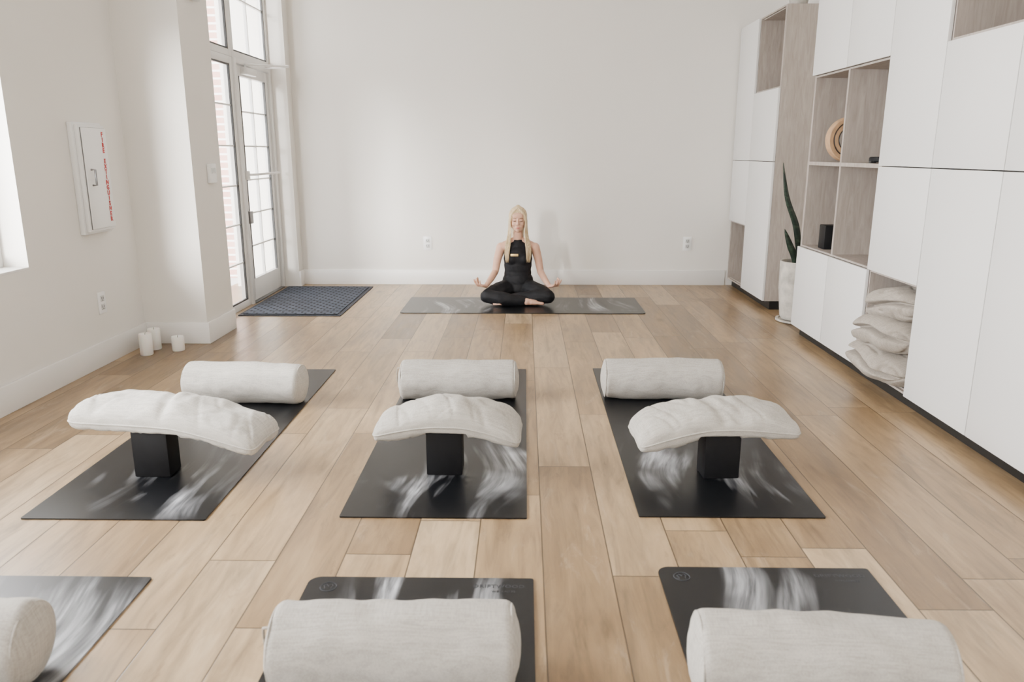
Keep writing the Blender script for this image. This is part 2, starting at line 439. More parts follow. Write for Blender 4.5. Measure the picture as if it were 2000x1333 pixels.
# ------------------------------------------------------------------ wall fittings
fx = thing('fire_extinguisher_cabinet', (XL, 4.425, 1.075), 'white metal fire extinguisher cabinet with red lettering on wall', 'fire extinguisher cabinet')
hw, hh = .147, .307
boxes('body', [((0, -hw, -hh), (.030, hw, hh)), ((.030, -hw+.014, -hh+.014), (.054, hw-.014, hh-.014))], M['panel_frame'], fx, bev=.005)
dr = boxes('door', [((.058, -hw+.030, -hh+.03), (.065, hw-.020, hh-.03))], M['plastic'], fx, bev=.002)
boxes('door_gap', [((.052, -hw+.0285, -hh+.0285), (.058, hw-.0185, hh-.0285))], M['seam'], fx)
bm = bmesh.new(); tube(bm, [(.064, -.072, .05), (.088, -.072, .05), (.088, -.072, -.035), (.064, -.072, -.035)], .006, 8)
mk('handle', bm, M['metal'], dr, smooth=40)
text('lettering', '\n'.join('FIRE EXTINGUISHER'), .0345, M['red'], dr, (.0662, .082, .232), (math.pi/2, 0, math.pi/2), 'CENTER', ls=.860, bold=.0018)

th = thing('thermostat', (-2.07, 5.15, 1.085), 'small white wall thermostat with sensor face', 'thermostat')
boxes('housing', [((0, -.055, -.062), (.024, .055, .062))], M['plastic'], th, bev=.006)
boxes('screen', [((.024, -.03, .0), (.026, .03, .035))], plain('lcd', (.45,.48,.46), .2), th)
md = thing('motion_sensor', (-2.07, 5.10, 2.16), 'white rounded motion sensor high on wall', 'sensor')
boxes('housing', [((0, -.05, -.03), (.05, .05, .11))], M['plastic'], md, bev=.016)
boxes('sensor_lens', [((.05, -.03, 0), (.054, .03, .04))], M['trim'], md, bev=.0015)

def outlet(loc, rz, label):
    o = thing('wall_outlet', loc, label, 'outlet', 'duplex outlets on the walls', (0, 0, rz))
    boxes('cover_plate', [((-.040, -.007, -.064), (.040, 0, .064))], M['plastic'], o, bev=.003)
    for z in (-.025, .025):
        r = boxes('receptacle', [((-.018, -.010, z-.017), (.018, -.007, z+.017))], M['recept'], o, bev=.001)
        boxes('slots', [((-.010, -.0107, z-.004), (-.006, -.010, z+.009)), ((.006, -.0107, z-.004), (.010, -.010, z+.009)), ((-.003, -.0107, z-.013), (.003, -.010, z-.007))], M['slot'], r)
outlet((-.909, YB, .39), 0, 'white duplex outlet on the plain wall near the doormat')
outlet((1.52, YB, .39), 0, 'white duplex outlet on the plain wall beside the cabinets')
outlet((XL, 4.40, .363), math.pi/2, 'white duplex outlet below the fire extinguisher cabinet')

# ------------------------------------------------------------------ cabinets
def cabinet(name, xf, cols, zs, doors, opens, label):
    yf, yn = cols[0], cols[-1]
    root = thing(name, (xf, (yf+yn)/2, 0), label, 'cabinet', 'tall storage cabinets')
    oy = (yf+yn)/2; D = XR-.005-xf; t = .018; b = .018
    body = [((.0015, yn-oy, zs[0]), (D, yn-oy+t, zs[-1])), ((.0015, yf-oy-t, zs[0]), (D, yf-oy, zs[-1])),
         ((D-.01, yn-oy+t, zs[0]), (D, yf-oy-t, zs[-1]))]
    for z in (zs[0], zs[-1]-t): body.append(((b, yn-oy+t, z), (D-.01, yf-oy-t, z+t)))
    for (c, r) in opens:
        y1, y0 = cols[c]-oy, cols[c+1]-oy; z0, z1 = zs[r], zs[r+1]
        e = .011
        if c == 0: y1 -= t+.0004
        if c == len(cols)-2: y0 += t+.0004
        if r == 0: z0 += .0006
        body += [((.001, y0, z0), (D-.011, y0+e, z1)), ((.001, y1-e, z0), (D-.011, y1, z1)),
                 ((.001, y0+e, z0), (D-.011, y1-e, z0+e)), ((.001, y0+e, z1-e), (D-.011, y1-e, z1)),
                 ((D-.02, y0+e, z0+e), (D-.011, y1-e, z1-e))]
    boxes('cabinet_body', body, M['cabwood'], root)
    boxes('plinth', [((.045, yn-oy+.01, 0), (D, yf-oy-.01, zs[0]-.001))], M['kick'], root)
    g = .0026
    for (c, r0, r1) in doors:
        y1, y0 = cols[c]-oy, cols[c+1]-oy
        boxes('cabinet_door', [((-.0175, y0+g, zs[r0]+g), (0, y1-g, zs[r1]-g))], M['door_white'], root, bev=.001)
    return root
ZS = [.07, .61, 1.15, 1.69, 2.24]
cabinet('storage_cabinet', 1.905, [7.21, 6.68, 6.05], ZS[:4]+[2.27],
        [(0,1,2), (0,2,4), (1,0,2), (1,2,3)], [(0,0), (1,3)], 'tall white cabinet with oak niches against the plain wall')
C2 = [5.21-.54*i for i in range(8)]
cabinet('storage_cabinet', 1.852, C2, ZS,
        [(0,0,1), (1,0,1), (0,3,4), (1,3,4), (2,1,2), (2,2,4), (3,0,2), (3,2,3), (4,0,2), (4,2,4), (5,0,2), (5,2,4), (6,0,2), (6,2,4)],
        [(0,1), (0,2), (1,1), (1,2), (2,0), (3,3)], 'long white handleless cabinet wall with open oak shelves')

# ------------------------------------------------------------------ mats
def rrect(w, l, rs, n=8):
    pts = []
    cs = [(-w/2, -l/2, 1, 1, 180), (w/2, -l/2, -1, 1, 270), (w/2, l/2, -1, -1, 0), (-w/2, l/2, 1, -1, 90)]
    for (x, y, sx, sy, a0), r in zip(cs, rs):
        cx, cy = x+sx*r, y+sy*r
        for k in range(n+1):
            a = math.radians(a0+90*k/n); pts.append((cx+r*math.cos(a), cy+r*math.sin(a)))
    return pts
def slab(name, pts, h, mat, parent=None, loc=(0,0,0), z0=0):
    bm = bmesh.new()
    A = [bm.verts.new((x, y, z0)) for x, y in pts]; B = [bm.verts.new((x, y, z0+h)) for x, y in pts]
    bm.faces.new(A[::-1]); bm.faces.new(B)
    for i in range(len(pts)):
        j = (i+1) % len(pts); bm.faces.new((A[i], A[j], B[j], B[i]))
    return mk(name, bm, mat, parent, loc)
def yoga_mat(x0, x1, y0, y1, seed, rs, label, rotz, blobs, logo=False, amt=1):
    w, l = x1-x0, y1-y0
    root = thing('yoga_mat', ((x0+x1)/2, (y0+y1)/2, .0), label, 'yoga mat', 'black marbled yoga mats')
    slab('mat_sheet', rrect(w, l, rs), .005, mat_mat('marbled_rubber_%d' % int(seed*10), seed, rotz, blobs, amt), root, z0=.0005)
    if logo:
        z = .0058
        text('lettering', 'DRIFTWOOD', .0225, M['lettergrey'], root, (w/2-.026, l/2-.052, z), align='RIGHT', cs=1.12, ext=.0003, bold=.0004)
        text('lettering', 'WELLNESS', .013, M['lettergrey'], root, (w/2-.052, l/2-.076, z), align='RIGHT', cs=1.15, ext=.0003)
        bm = bmesh.new(); cx, cy = -w/2+.065, l/2-.055
        R = .023
        tube(bm, [(cx+R*math.cos(a), cy+R*math.sin(a), z) for a in [2*math.pi*i/40 for i in range(40)]], .0016, 6, True)
        P = [(-.016,-.010), (-.009,-.012), (-.0095,-.004), (-.013,.006), (-.008,.013), (-.003,.008), (.0,.002), (.003,.008), (.008,.013), (.013,.006), (.0095,-.004), (.009,-.012), (.016,-.010)]
        tube(bm, [(cx+a, cy+b, z) for a, b in P], .0015, 6)
        mk('emblem', bm, M['lettergrey'], root, smooth=60)
    return root
RN = (.008, .008, .008, .035)
yoga_mat(-1.72, -1.084, 2.382, 4.25, 1.3, (.006,)*4, 'black marbled yoga mat under cream bolster, near candles', -.75, [(.12,-.68,.30), (-.22,-.50,.22)])
yoga_mat(-.633, .012, 2.412, 4.273, 2.1, (.006,)*4, 'black marbled yoga mat under grey linen bolster and cushion', -.35, [(.06,-.68,.33), (.2,-.4,.2)])
yoga_mat(.397, 1.036, 2.432, 4.298, 3.7, (.006,)*4, 'black marbled yoga mat beside the open cabinet shelves', .5, [(-.10,-.5,.28), (.06,-.74,.30)])
yoga_mat(-1.72, -1.091, .17, 2.018, 4.4, RN, 'black marbled yoga mat with streaks beside the windowed wall', -.7, [(.15,.68,.36)])
yoga_mat(-.625, .030, .18, 2.028, 5.2, RN, 'black marbled yoga mat with round emblem and printed lettering', -.25, [(.14,.84,.17), (-.10,.84,.14)], True)
yoga_mat(.402, 1.032, .25, 2.10, 6.9, RN, 'black marbled yoga mat with grey emblem near the cabinets', .3, [(.0,.80,.22)], True)
yoga_mat(-.972, .945, 5.86, 6.53, 7.7, (.04, .04, .006, .006), 'black marbled yoga mat laid crosswise under the seated person', 1.45, [(-.52,-.05,.42), (.60,.05,.42)], amt=.9)

dm = thing('doormat', (-1.80, 6.40, 0), 'dark blue-grey textured rubber doormat by the glass door', 'doormat')
slab('doormat_base', rrect(.79, 1.32, (.01,)*4), .006, M['doormat_edge'], dm, z0=.0005)
slab('doormat_pile', rrect(.73, 1.26, (.01,)*4), .006, M['doormat'], dm, z0=.0065)

# ------------------------------------------------------------------ bolsters
def bolster(x, y, L, r, rz, mat, label, seed, strap=False):
    root = thing('bolster', (x, y, .0065), label, 'bolster', 'cylindrical linen bolsters on the yoga mats', (0, 0, rz))
    bm = bmesh.new(); seg, na = 64, 48
    rings = []; prof = []
    e = .026
    for k in range(9):
        a = math.pi/2*k/8; prof.append((-L/2+e-e*math.cos(a), r-e+e*math.sin(a)))
    for k in range(1, na): prof.append((-L/2+e+(L-2*e)*k/na, r+.004*math.sin(math.pi*k/na)))
    for k in range(9):
        a = math.pi/2*(1-k/8); prof.append((L/2-e+e*math.cos(a), r-e+e*math.sin(a)))
    full = [(-L/2-.013, 0.0), (-L/2-.012, r*.25), (-L/2-.008, r*.5)] + prof + [(L/2+.008, r*.5), (L/2+.012, r*.25), (L/2+.013, 0.0)]
    for xx, rr in full:
        if rr < 1e-6: rings.append([bm.verts.new((xx, 0, r*.955))]); continue
        ring = []
        for i in range(seg):
            a = 2*math.pi*i/seg
            nn = noise.noise(Vector((xx*5+seed, math.cos(a)*1.2, math.sin(a)*1.2)))*.009 + noise.noise(Vector((xx*18+seed, math.cos(a)*2.5, math.sin(a)*2.5)))*.0035
            q = rr*(1+nn/r*min(1, rr/r))
            yy, zz = q*math.cos(a)*1.02, q*math.sin(a)*.985
            zz = max(zz, -r*.95)
            ring.append(bm.verts.new((xx, yy, zz+r*.955)))
        rings.append(ring)
    for A, B in zip(rings, rings[1:]):
        for i in range(seg):
            j = (i+1) % seg
            if len(A) == 1: bm.faces.new((A[0], B[i], B[j]))
            elif len(B) == 1: bm.faces.new((A[i], A[j], B[0]))
            else: bm.faces.new((A[i], A[j], B[j], B[i]))
    mk('bolster_cover', bm, mat, root, smooth=180)
    for sx in (-1, 1):
        bm = bmesh.new()
        tube(bm, [(sx*(L/2-.009), (r-.009)*math.cos(a)*1.03, max((r-.009)*math.sin(a), -r*.90)+r*.955) for a in [2*math.pi*i/48 for i in range(48)]], .0032, 8, True)
        mk('piping', bm, mat, root, smooth=180)
    if strap:
        bm = bmesh.new()
        tube(bm, [(-L/2+.02, -.04, r*1.72), (-L/2-.010, -.03, r*1.62), (-L/2-.018, -.01, r*1.3), (-L/2-.020, .0, r*.9), (-L/2-.010, 0, r*.6)], .0035, 8)
        mk('carry_handle', bm, M['linen_warm'], root, smooth=180)
B1 = M['linen']
bolster(-1.392, 3.67, .59, .100, -.06, M['linen_light'], 'cream linen bolster lying across mat near candles', 1)
bolster(-.330, 3.735, .585, .100, 0, B1, 'grey linen bolster with small side handle across mat', 2, True)
bolster(.700, 3.76, .595, .102, -.03, B1, 'grey linen bolster lying across mat by the cabinets', 3)
bolster(-1.435, 1.56, .58, .098, .06, B1, 'pale linen bolster end on mat by the windowed wall', 4)
bolster(-.300, 1.575, .565, .098, .02, B1, 'pale grey linen bolster on mat with emblem and lettering', 5, True)
bolster(.668, 1.53, .555, .101, -.07, B1, 'pale grey linen bolster on emblem mat near the cabinets', 6)

# ------------------------------------------------------------------ yoga blocks + pillows
def block(x, y, z, w, d, h, label, rz=0, group='black foam yoga blocks'):
    root = thing('yoga_block', (x, y, z), label, 'yoga block', group, (0, 0, rz))
    boxes('foam_block', [((-w/2, -d/2, 0), (w/2, d/2, h))], M['black'], root, bev=.006)
    return root
def pillow(name, x, y, z, Lx, Wy, T, droopL, droopR, rz, mat, label, seed, tilt=0, crease=0, sagf=.03, group='soft linen cushions resting on yoga blocks', wr=1.0, blockw=.07, dexp=1.55):
    root = thing(name, (x, y, z), label, 'cushion', group, (0, 0, rz))
    nx, ny = 110, 64
    bm = bmesh.new()
    def P(u, v, side):
        k = 1-.08*(abs(u)**6)*(abs(v)**6)
        px = u*Lx/2*(1-.025*(1-v*v)*abs(u)**4)*k
        py = v*Wy/2*(1-.05*(1-u*u)*abs(v)**4)*k
        h = max(0, (1-abs(u)**9)*(1-abs(v)**4.5))**.38
        puff = .86+.14*math.cos(u*1.2)*math.cos(v*1.2)
        hh = T/2*h*puff
        n0 = noise.noise(Vector((px*4+seed*7, py*4, seed+side*.5)))
        n1 = noise.noise(Vector((px*9+seed*3, py*8, seed+side)))
        n2 = noise.noise(Vector((px*19+py*8+seed, py*17-px*5, side*3.1+seed)))
        ed = max(abs(u), abs(v)); ang = math.atan2(py*2, px)
        gth = math.sin(ang*24+seed*5+n1*9)*(max(0, ed-.6)/.4)*(1-ed**14)*.0020
        w1 = noise.noise(Vector((px*3, py*3, seed*2.3)))*.05
        r1 = max(0, .30-abs(noise.noise(Vector(((px+w1)*10+py*3+seed*2, py*2.5+seed, side+5.))))*2.6)
        r2 = max(0, .25-abs(noise.noise(Vector(((px-w1)*5-py*9+seed*5, py*6+seed, side+9.))))*2.6)
        hh += (n0*.018+n1*.010+n2*.004+gth-r1*.017-r2*.012)*min(1, h*1.2)*wr
        pz = side*hh
        if crease and side > 0:
            pz -= h*crease*(math.exp(-((px+.02+.25*py)/.022)**2)*.014 + math.exp(-((px-.05-.3*py)/.02)**2)*.006)
        dr = droopR if px > 0 else droopL
        q = max(0, abs(px)-blockw*.3)/(Lx/2-blockw*.3)
        pz -= dr*(q**dexp)
        pyq = abs(py)/(Wy/2)
        pz -= sagf*pyq**2*(.35+.65*(1-q))
        px *= (1-.09*(dr/.1)*q*.6)
        pz += tilt*px
        if side < 0 and abs(px) < blockw+.008: pz = max(pz, -T/2*.8)
        return Vector((px, py, pz+T/2*.8))
    top = {}; bot = {}
    for i in range(nx+1):
        for j in range(ny+1):
            u, v = -1+2*i/nx, -1+2*j/ny
            u = math.sin(u*math.pi/2)*.75+u*.25; v = math.sin(v*math.pi/2)*.75+v*.25
            edge = i in (0, nx) or j in (0, ny)
            top[i, j] = bm.verts.new(P(u, v, 1))
            bot[i, j] = top[i, j] if edge else bm.verts.new(P(u, v, -1))
    for i in range(nx):
        for j in range(ny):
            bm.faces.new((top[i, j], top[i+1, j], top[i+1, j+1], top[i, j+1]))
            try: bm.faces.new((bot[i, j], bot[i, j+1], bot[i+1, j+1], bot[i+1, j]))
            except ValueError: pass
    loop = [top[i, 0].co.copy() for i in range(nx)] + [top[nx, j].co.copy() for j in range(ny)] + [top[i, ny].co.copy() for i in range(nx, 0, -1)] + [top[0, j].co.copy() for j in range(ny, 0, -1)]
    mk('cushion_cover', bm, mat, root, smooth=180)
    bm = bmesh.new(); tube(bm, loop, .0036, 6, True); mk('piping', bm, mat, root, smooth=180)
    return root
BH = .185
block(-1.424, 2.775, .0058, .138, .10, BH, 'black foam block under cream cushion near the candles')
block(-.306, 2.812, .0058, .138, .10, BH, 'black foam block under small grey linen cushion')
block(.752, 2.795, .0058, .138, .10, BH, 'black foam block under grey cushion by the cabinets', .06)
pz = .0058+BH+.001
pillow('cushion', -1.356, 2.83, pz, .78, .28, .120, .020, .085, -.10, M['linen_light'], 'wrinkled cream linen cushion balanced on black block', 1, tilt=-.03, crease=1, sagf=.025, dexp=1.3)
pillow('cushion', -.290, 2.85, pz, .595, .27, .115, .060, .082, -.03, M['linen_mid'], 'grey linen cushion draped over block with sagging ends', 2, sagf=.025)
pillow('cushion', .728, 2.84, pz, .645, .28, .115, .080, .045, .05, M['linen_mid'], 'grey linen cushion draped over block by the cabinets', 3, tilt=.02, crease=1, sagf=.025, dexp=1.4)

# ------------------------------------------------------------------ shelf contents
def folded_cushion(x, y, z, sx, sy, sz, seed, label, rot=(0,0,0)):
    root = thing('floor_cushion', (x, y, z), label, 'cushion', 'folded floor cushions in the open niche', rot)
    bm = bmesh.new()
    bmesh.ops.create_cube(bm, size=2); bmesh.ops.subdivide_edges(bm, edges=list(bm.edges), cuts=41, use_grid_fill=True)
    for v in bm.verts:
        p = v.co.copy(); ln = (abs(p.x)**3.2+abs(p.y)**3.6+abs(p.z)**2.2)**(1/3.0)
        d = p/max(ln, 1e-6)
        q = Vector((d.x*sx/2, d.y*sy/2, d.z*sz/2))
        front = max(0, -d.x)
        gro = math.exp(-((d.z-.22*math.sin(d.y*2.3+seed))/.12)**2)*.06*front
        n = noise.noise(Vector((q.x*6+seed*4, q.y*6, q.z*8)))*.018 + noise.noise(Vector((q.x*14+seed, q.y*17, q.z*14)))*.006
        rg = max(0, .30-abs(noise.noise(Vector((q.x*8+seed, q.y*11+q.x*6, q.z*5+seed)))*2.6))*.030
        nd = d.normalized()
        q += nd*(n-rg); q.x += gro
        q.z += .018*math.sin(q.y*7+seed)
        q.z = max(q.z, -sz/2*.98)
        q.y = max(-.252, min(.252, q.y))
        v.co = q + Vector((0, 0, sz/2))
    mk('cushion_cover', bm, M['linen_warm'], root, smooth=180)
    return root
yc = (4.13+3.59)/2
folded_cushion(1.935, yc, .086, .46, .490, .172, 1, 'oat linen floor cushion folded at bottom of stack')
folded_cushion(1.950, yc+.005, .232, .45, .485, .178, 2, 'oat linen floor cushion folded between two others')
folded_cushion(1.985, yc-.002, .384, .42, .480, .172, 3, 'oat linen floor cushion folded on top of stack')
block(1.97, 4.95, .622, .16, .10, .15, 'black foam block on the open oak shelf')
yw = thing('yoga_hoop', (1.995, 4.93, 1.162), 'cork yoga wheel with black rims standing on oak shelf', 'yoga wheel')
def ringprof(ro, ri, h, bev=.004):
    return [(ri, -h/2+bev), (ri+bev, -h/2), (ro-bev, -h/2), (ro, -h/2+bev), (ro, h/2-bev), (ro-bev, h/2), (ri+bev, h/2), (ri, h/2-bev), (ri, -h/2+bev)]
RX = Matrix.Translation((0, 0, .135)) @ Matrix.Rotation(math.pi/2, 4, 'X')
bm = bmesh.new(); lathe(bm, ringprof(.135, .106, .07), 64, RX); mk('outer_band', bm, M['cork'], yw, smooth=40)
bm = bmesh.new(); lathe(bm, ringprof(.106, .103, .072, .001), 64, RX); mk('rim', bm, M['steel_dark'], yw, smooth=40)
bm = bmesh.new(); lathe(bm, ringprof(.103, .076, .068), 64, RX); mk('inner_band', bm, M['cork'], yw, smooth=40)
bm = bmesh.new(); lathe(bm, ringprof(.076, .073, .072, .001), 64, RX); mk('rim', bm, M['steel_dark'], yw, smooth=40)
sr = thing('yoga_strap', (1.92, 4.30, 1.162), 'small coiled black strap on the oak shelf', 'strap')
bm = bmesh.new()
tube(bm, [((.04+.006*math.sin(3*a))*math.cos(a), (.06+.008*math.cos(2*a))*math.sin(a), .012+.005*a/6.28) for a in [i*math.pi/12 for i in range(72)]], .010, 8)
mk('strap_coil', bm, M['black'], sr, smooth=60)
boxes('buckle', [((-.06, -.02, .0), (-.03, .01, .012))], M['steel_dark'], sr, bev=.003)

# ------------------------------------------------------------------ plant
def leaf(name, base, path, w, parent, twist=0, spin=.15):
    bm = bmesh.new(); n = 22
    ctrl = [Vector(base)+Vector(p) for p in path]
    def cat(t):
        m = len(ctrl)-1; f = t*m; i = min(int(f), m-1); u = f-i
        p0, p1, p2, p3 = ctrl[max(i-1, 0)], ctrl[i], ctrl[i+1], ctrl[min(i+2, m)]
        return .5*((2*p1)+(p2-p0)*u+(2*p0-5*p1+4*p2-p3)*u*u+(3*p1-p0-3*p2+p3)*u**3)
    rows = []
    for i in range(n+1):
        t = i/n; c = cat(t); ww = max(.001, w*(.6+1.0*t-1.6*t**3.2))
        a = twist+spin*t; s = Vector((math.cos(a), math.sin(a), 0)); nrm = Vector((-math.sin(a), math.cos(a), 0))
        rows.append([bm.verts.new(c-s*ww), bm.verts.new(c+nrm*ww*.25), bm.verts.new(c+s*ww), bm.verts.new(c+nrm*ww*.25-nrm*.004)])
    for A, B in zip(rows, rows[1:]):
        for k in range(4): bm.faces.new((A[k], A[(k+1) % 4], B[(k+1) % 4], B[k]))
    bm.faces.new(rows[0]); bm.faces.new(rows[-1][::-1])
    return mk(name, bm, M['leaf'], parent, smooth=180)
pl = thing('potted_snake_plant', (2.02, 5.62, 0), 'dark snake plant in tall speckled stone pot between cabinets', 'potted plant')
bm = bmesh.new(); lathe(bm, [(0, .0), (.13, 0), (.15, .008), (.152, .022), (.135, .022), (.13, .014), (0, .014)], 48); mk('saucer', bm, M['pot'], pl, smooth=40)
bm = bmesh.new(); lathe(bm, [(0, .022), (.112, .022), (.125, .05), (.146, .25), (.150, .43), (.148, .45), (.138, .45), (.134, .40), (0, .40)], 48); mk('pot', bm, M['pot'], pl, smooth=40)
bm = bmesh.new(); lathe(bm, [(0, .401), (.133, .401), (.132, .415), (.06, .422), (0, .42)], 32); mk('soil', bm, M['soil'], pl, smooth=60)
leaf('leaf', (-.02, -.03, .41), [(0,0,0), (-.03,-.01,.16), (-.065,-.02,.31), (-.145,-.03,.50), (-.195,-.04,.74)], .028, pl, .1)
leaf('leaf', (-.06, -.06, .41), [(0,0,0), (-.02,-.01,.08), (-.06,-.02,.16), (-.11,-.02,.28)], .030, pl, -.1)
leaf('leaf', (.05, .02, .41), [(0,0,0), (.02,.0,.2), (.02,.02,.45), (.05,.03,.62)], .036, pl, .5)
leaf('leaf', (.07, -.03, .41), [(0,0,0), (.03,-.02,.12), (.05,-.05,.28), (.08,-.06,.40)], .032, pl, 1.0)
p2 = thing('potted_plant', (2.05, 6.25, 2.27), 'leafy plant in small pot on top of the cabinet', 'potted plant')
bm = bmesh.new(); lathe(bm, [(0, 0), (.06, 0), (.08, .13), (.072, .13), (.068, .11), (0, .11)], 32); mk('pot', bm, M['pot'], p2, smooth=40)
for k in range(5):
    a = 2.6+k*1.25
    leaf('leaf', (0, 0, .10), [(0,0,0), (.05*math.cos(a),.05*math.sin(a),.10), (.13*math.cos(a),.13*math.sin(a),.12), (.20*math.cos(a),.20*math.sin(a),-.02)], .022, p2, a+1.57)

# ------------------------------------------------------------------ candles
def candle(x, y, r, h, label):
    c = thing('pillar_candle', (x, y, 0), label, 'candle', 'white pillar candles on the floor')
    bm = bmesh.new(); lathe(bm, [(0, 0), (r-.003, 0), (r, .004), (r, h-.006), (r-.003, h), (r-.008, h-.001), (r-.014, h-.006), (0, h-.008)], 40); mk('wax_body', bm, M['wax'], c, smooth=40)
    bm = bmesh.new(); tube(bm, [(0, 0, h-.009), (.001, 0, h), (.003, .001, h+.006)], .0014, 6); mk('wick', bm, M['wick'], c, smooth=60)
candle(-2.337, 4.58, .038, .135, 'tall white pillar candle on floor near baseboard')
candle(-2.350, 4.72, .038, .135, 'tall white pillar candle standing behind another candle')
candle(-2.188, 4.69, .038, .092, 'short white pillar candle on the wood floor')

# ------------------------------------------------------------------ person
per = thing('person', (-.055, 6.42, .0075), 'person in black top and leggings sitting cross-legged meditating', 'person')
def hand(bm, w, sgn):
    w = Vector(w); d = Vector((.60*sgn, -.74, .20)).normalized()
    s = Vector((sgn, .55, 0)); s = (s-d*s.dot(d)).normalized(); n = s.cross(d)
    if n.z < 0: n = -n
    ks = [.026, .009, -.008, -.024]; ln = [(.032,.021,.017), (.037,.024,.018), (.034,.022,.017), (.026,.017,.015)]
    curl = [(50, 55, 35), (16, 24, 18), (18, 26, 18), (22, 28, 18)]
    tip0 = None
    for k, L3, c3 in zip(ks, ln, curl):
        b = w + d*.072 + s*k
        cap(bm, w+d*.006+s*k*.5, .0125, b, .0105)
        p = b; ang = 0; r = .0084 if k > -.02 else .0074
        for L, c in zip(L3, c3):
            ang += math.radians(c); q = p + (d*math.cos(ang)+n*math.sin(ang))*L + s*k*.12
            cap(bm, p, r, q, r*.92); p = q; r *= .92
        if tip0 is None: tip0 = p
    t0 = w + d*.02 + s*.026; t1 = w + d*.045 + s*.044 + n*.014; t2 = tip0 - d*.010 + s*.004 + n*.004
    cap(bm, w+d*.01+s*.012, .013, t0, .0125); cap(bm, t0, .012, t1, .0100); cap(bm, t1, .0095, t2, .0078)
def bodyprims(bm, which, e=0):
    E = lambda c, r, rot=None: ell(bm, c, tuple(x+e for x in r), rot)
    C = lambda a, ra, b, rb: cap(bm, a, ra+e, b, rb+e)
    if 'hip' in which:
        E((0, .03, .095), (.150, .105, .092)); E((0, .02, .165), (.122, .088, .085))
        for s in (-1, 1): E((s*.075, .07, .075), (.08, .075, .072))
    if 'torso' in which:
        E((0, .020, .22), (.107, .076, .13)); E((0, .015, .29), (.109, .076, .12)); E((0, .014, .345), (.113, .078, .105))
        E((0, .012, .385), (.111, .070, .075))
        for s in (-1, 1): E((s*.046, -.034, .350), (.047, .040, .047))
        E((0, -.034, .352), (.05, .034, .045))
    if 'upper' in which:
        C((-.125, .018, .445), .038, (.125, .018, .445), .038)
        for s in (-1, 1): C((s*.115, .022, .460), .029, (s*.020, .022, .500), .032)
    if 'legs' in which:
        for s in (-1, 1):
            C((s*.085, .0, .088), .080, (s*.19, -.17, .085), .064); C((s*.19, -.17, .085), .064, (s*.250, -.255, .072), .048)
        C((-.250, -.255, .072), .048, (-.14, -.285, .060), .050); C((-.14, -.285, .060), .050, (.045, -.275, .042), .031)
        C((.250, -.255, .072), .048, (.15, -.225, .064), .050); C((.15, -.225, .064), .050, (-.05, -.20, .046), .034)
bm = PB()
bodyprims(bm, ('hip', 'torso', 'upper', 'legs'))
cap(bm, (0, .024, .46), .042, (0, .012, .57), .038)
for s in (-1, 1):
    cap(bm, (s*.142, .018, .442), .040, (s*.171, .024, .34), .034); cap(bm, (s*.171, .024, .34), .034, (s*.190, .020, .235), .029)
    cap(bm, (s*.190, .020, .235), .029, (s*.222, -.080, .190), .027); cap(bm, (s*.222, -.080, .190), .027, (s*.260, -.195, .148), .0180)
    hand(bm, (s*.262, -.200, .148), s)
ell(bm, (0, .014, .686), (.066, .086, .086)); ell(bm, (0, -.014, .648), (.054, .060, .078))
ell(bm, (0, -.022, .615), (.044, .050, .045)); ell(bm, (0, -.054, .589), (.019, .018, .018))
ell(bm, (0, -.048, .704), (.048, .026, .030))
for s in (-1, 1):
    ell(bm, (s*.028, -.046, .640), (.022, .022, .024))
    ell(bm, (s*.027, -.0665, .668), (.0145, .0095, .0085), sub=2); ell(bm, (s*.0085, -.082, .637), (.0062, .0075, .0055), sub=2)
    ell(bm, (s*.064, .018, .655), (.007, .015, .026), (0, 0, s*.3))
cap(bm, (0, -.074, .678), .0060, (0, -.090, .641), .0088)
ell(bm, (0, -.069, .6085), (.020, .0095, .013))
def foot(heel, toe):
    heel, toe = Vector(heel), Vector(toe); d = (toe-heel).normalized(); s = Vector((0, 0, 1)).cross(d).normalized()
    ell(bm, heel, .028); L = (toe-heel).length
    cap(bm, heel, .026, heel+d*L*.55, .022)
    for k, r in zip((-1.5, -.6, .2, .9, 1.6), (.0115, .009, .0085, .008, .0075)):
        a = heel+d*L*.55+s*k*.013; b = heel+d*(L*(1-.05*abs(k+1.2)))+s*k*.0145
        cap(bm, heel+d*L*.3+s*k*.009, .018, a+d*L*.2, .012); cap(bm, a+d*L*.2, r+.0015, b, r)
foot((.075, -.285, .036), (.205, -.275, .022))
foot((-.075, -.235, .036), (-.175, -.325, .020))
cap(bm, (.03, -.278, .044), .027, (.075, -.285, .038), .026); cap(bm, (-.04, -.21, .044), .028, (-.075, -.235, .038), .026)
for v in bm.v: v.z = max(v.z, .002)
remesh('body', bm, M['skin'], .0038, 4, per)
def wrinkle(o, amp, fr, seed):
    me = o.data; V = [(v.co.copy(), v.normal.copy()) for v in me.vertices]; out = []
    for p, nn in V:
        f = noise.noise(Vector((p.x*fr+seed, p.y*fr, p.z*fr*2.0)))+.5*max(0, .3-abs(noise.noise(Vector((p.x*fr*.8+seed, p.y*fr, p.z*fr*1.6+3)))*3))
        q = p + nn*(f*amp); out += [q.x, q.y, max(q.z, 0)]
    me.vertices.foreach_set('co', out); me.update()
bm = PB(); bodyprims(bm, ('hip', 'legs'), .0075)
for v in bm.v: v.z = max(v.z, .001)
wrinkle(remesh('leggings', bm, M['cloth'], .006, 4, per), .0045, 16, 1)
bm = PB(); bodyprims(bm, ('torso',), .008)
ell(bm, (0, .022, .165), (.130, .098, .085)); ell(bm, (0, .012, .405), (.096, .078, .060))
cap(bm, (0, .016, .42), .066, (0, .020, .455), .060); cap(bm, (0, .020, .455), .058, (0, .020, .482), .0500)
for s in (-1, 1): cap(bm, (s*.060, -.002, .40), .050, (s*.030, .014, .450), .048)
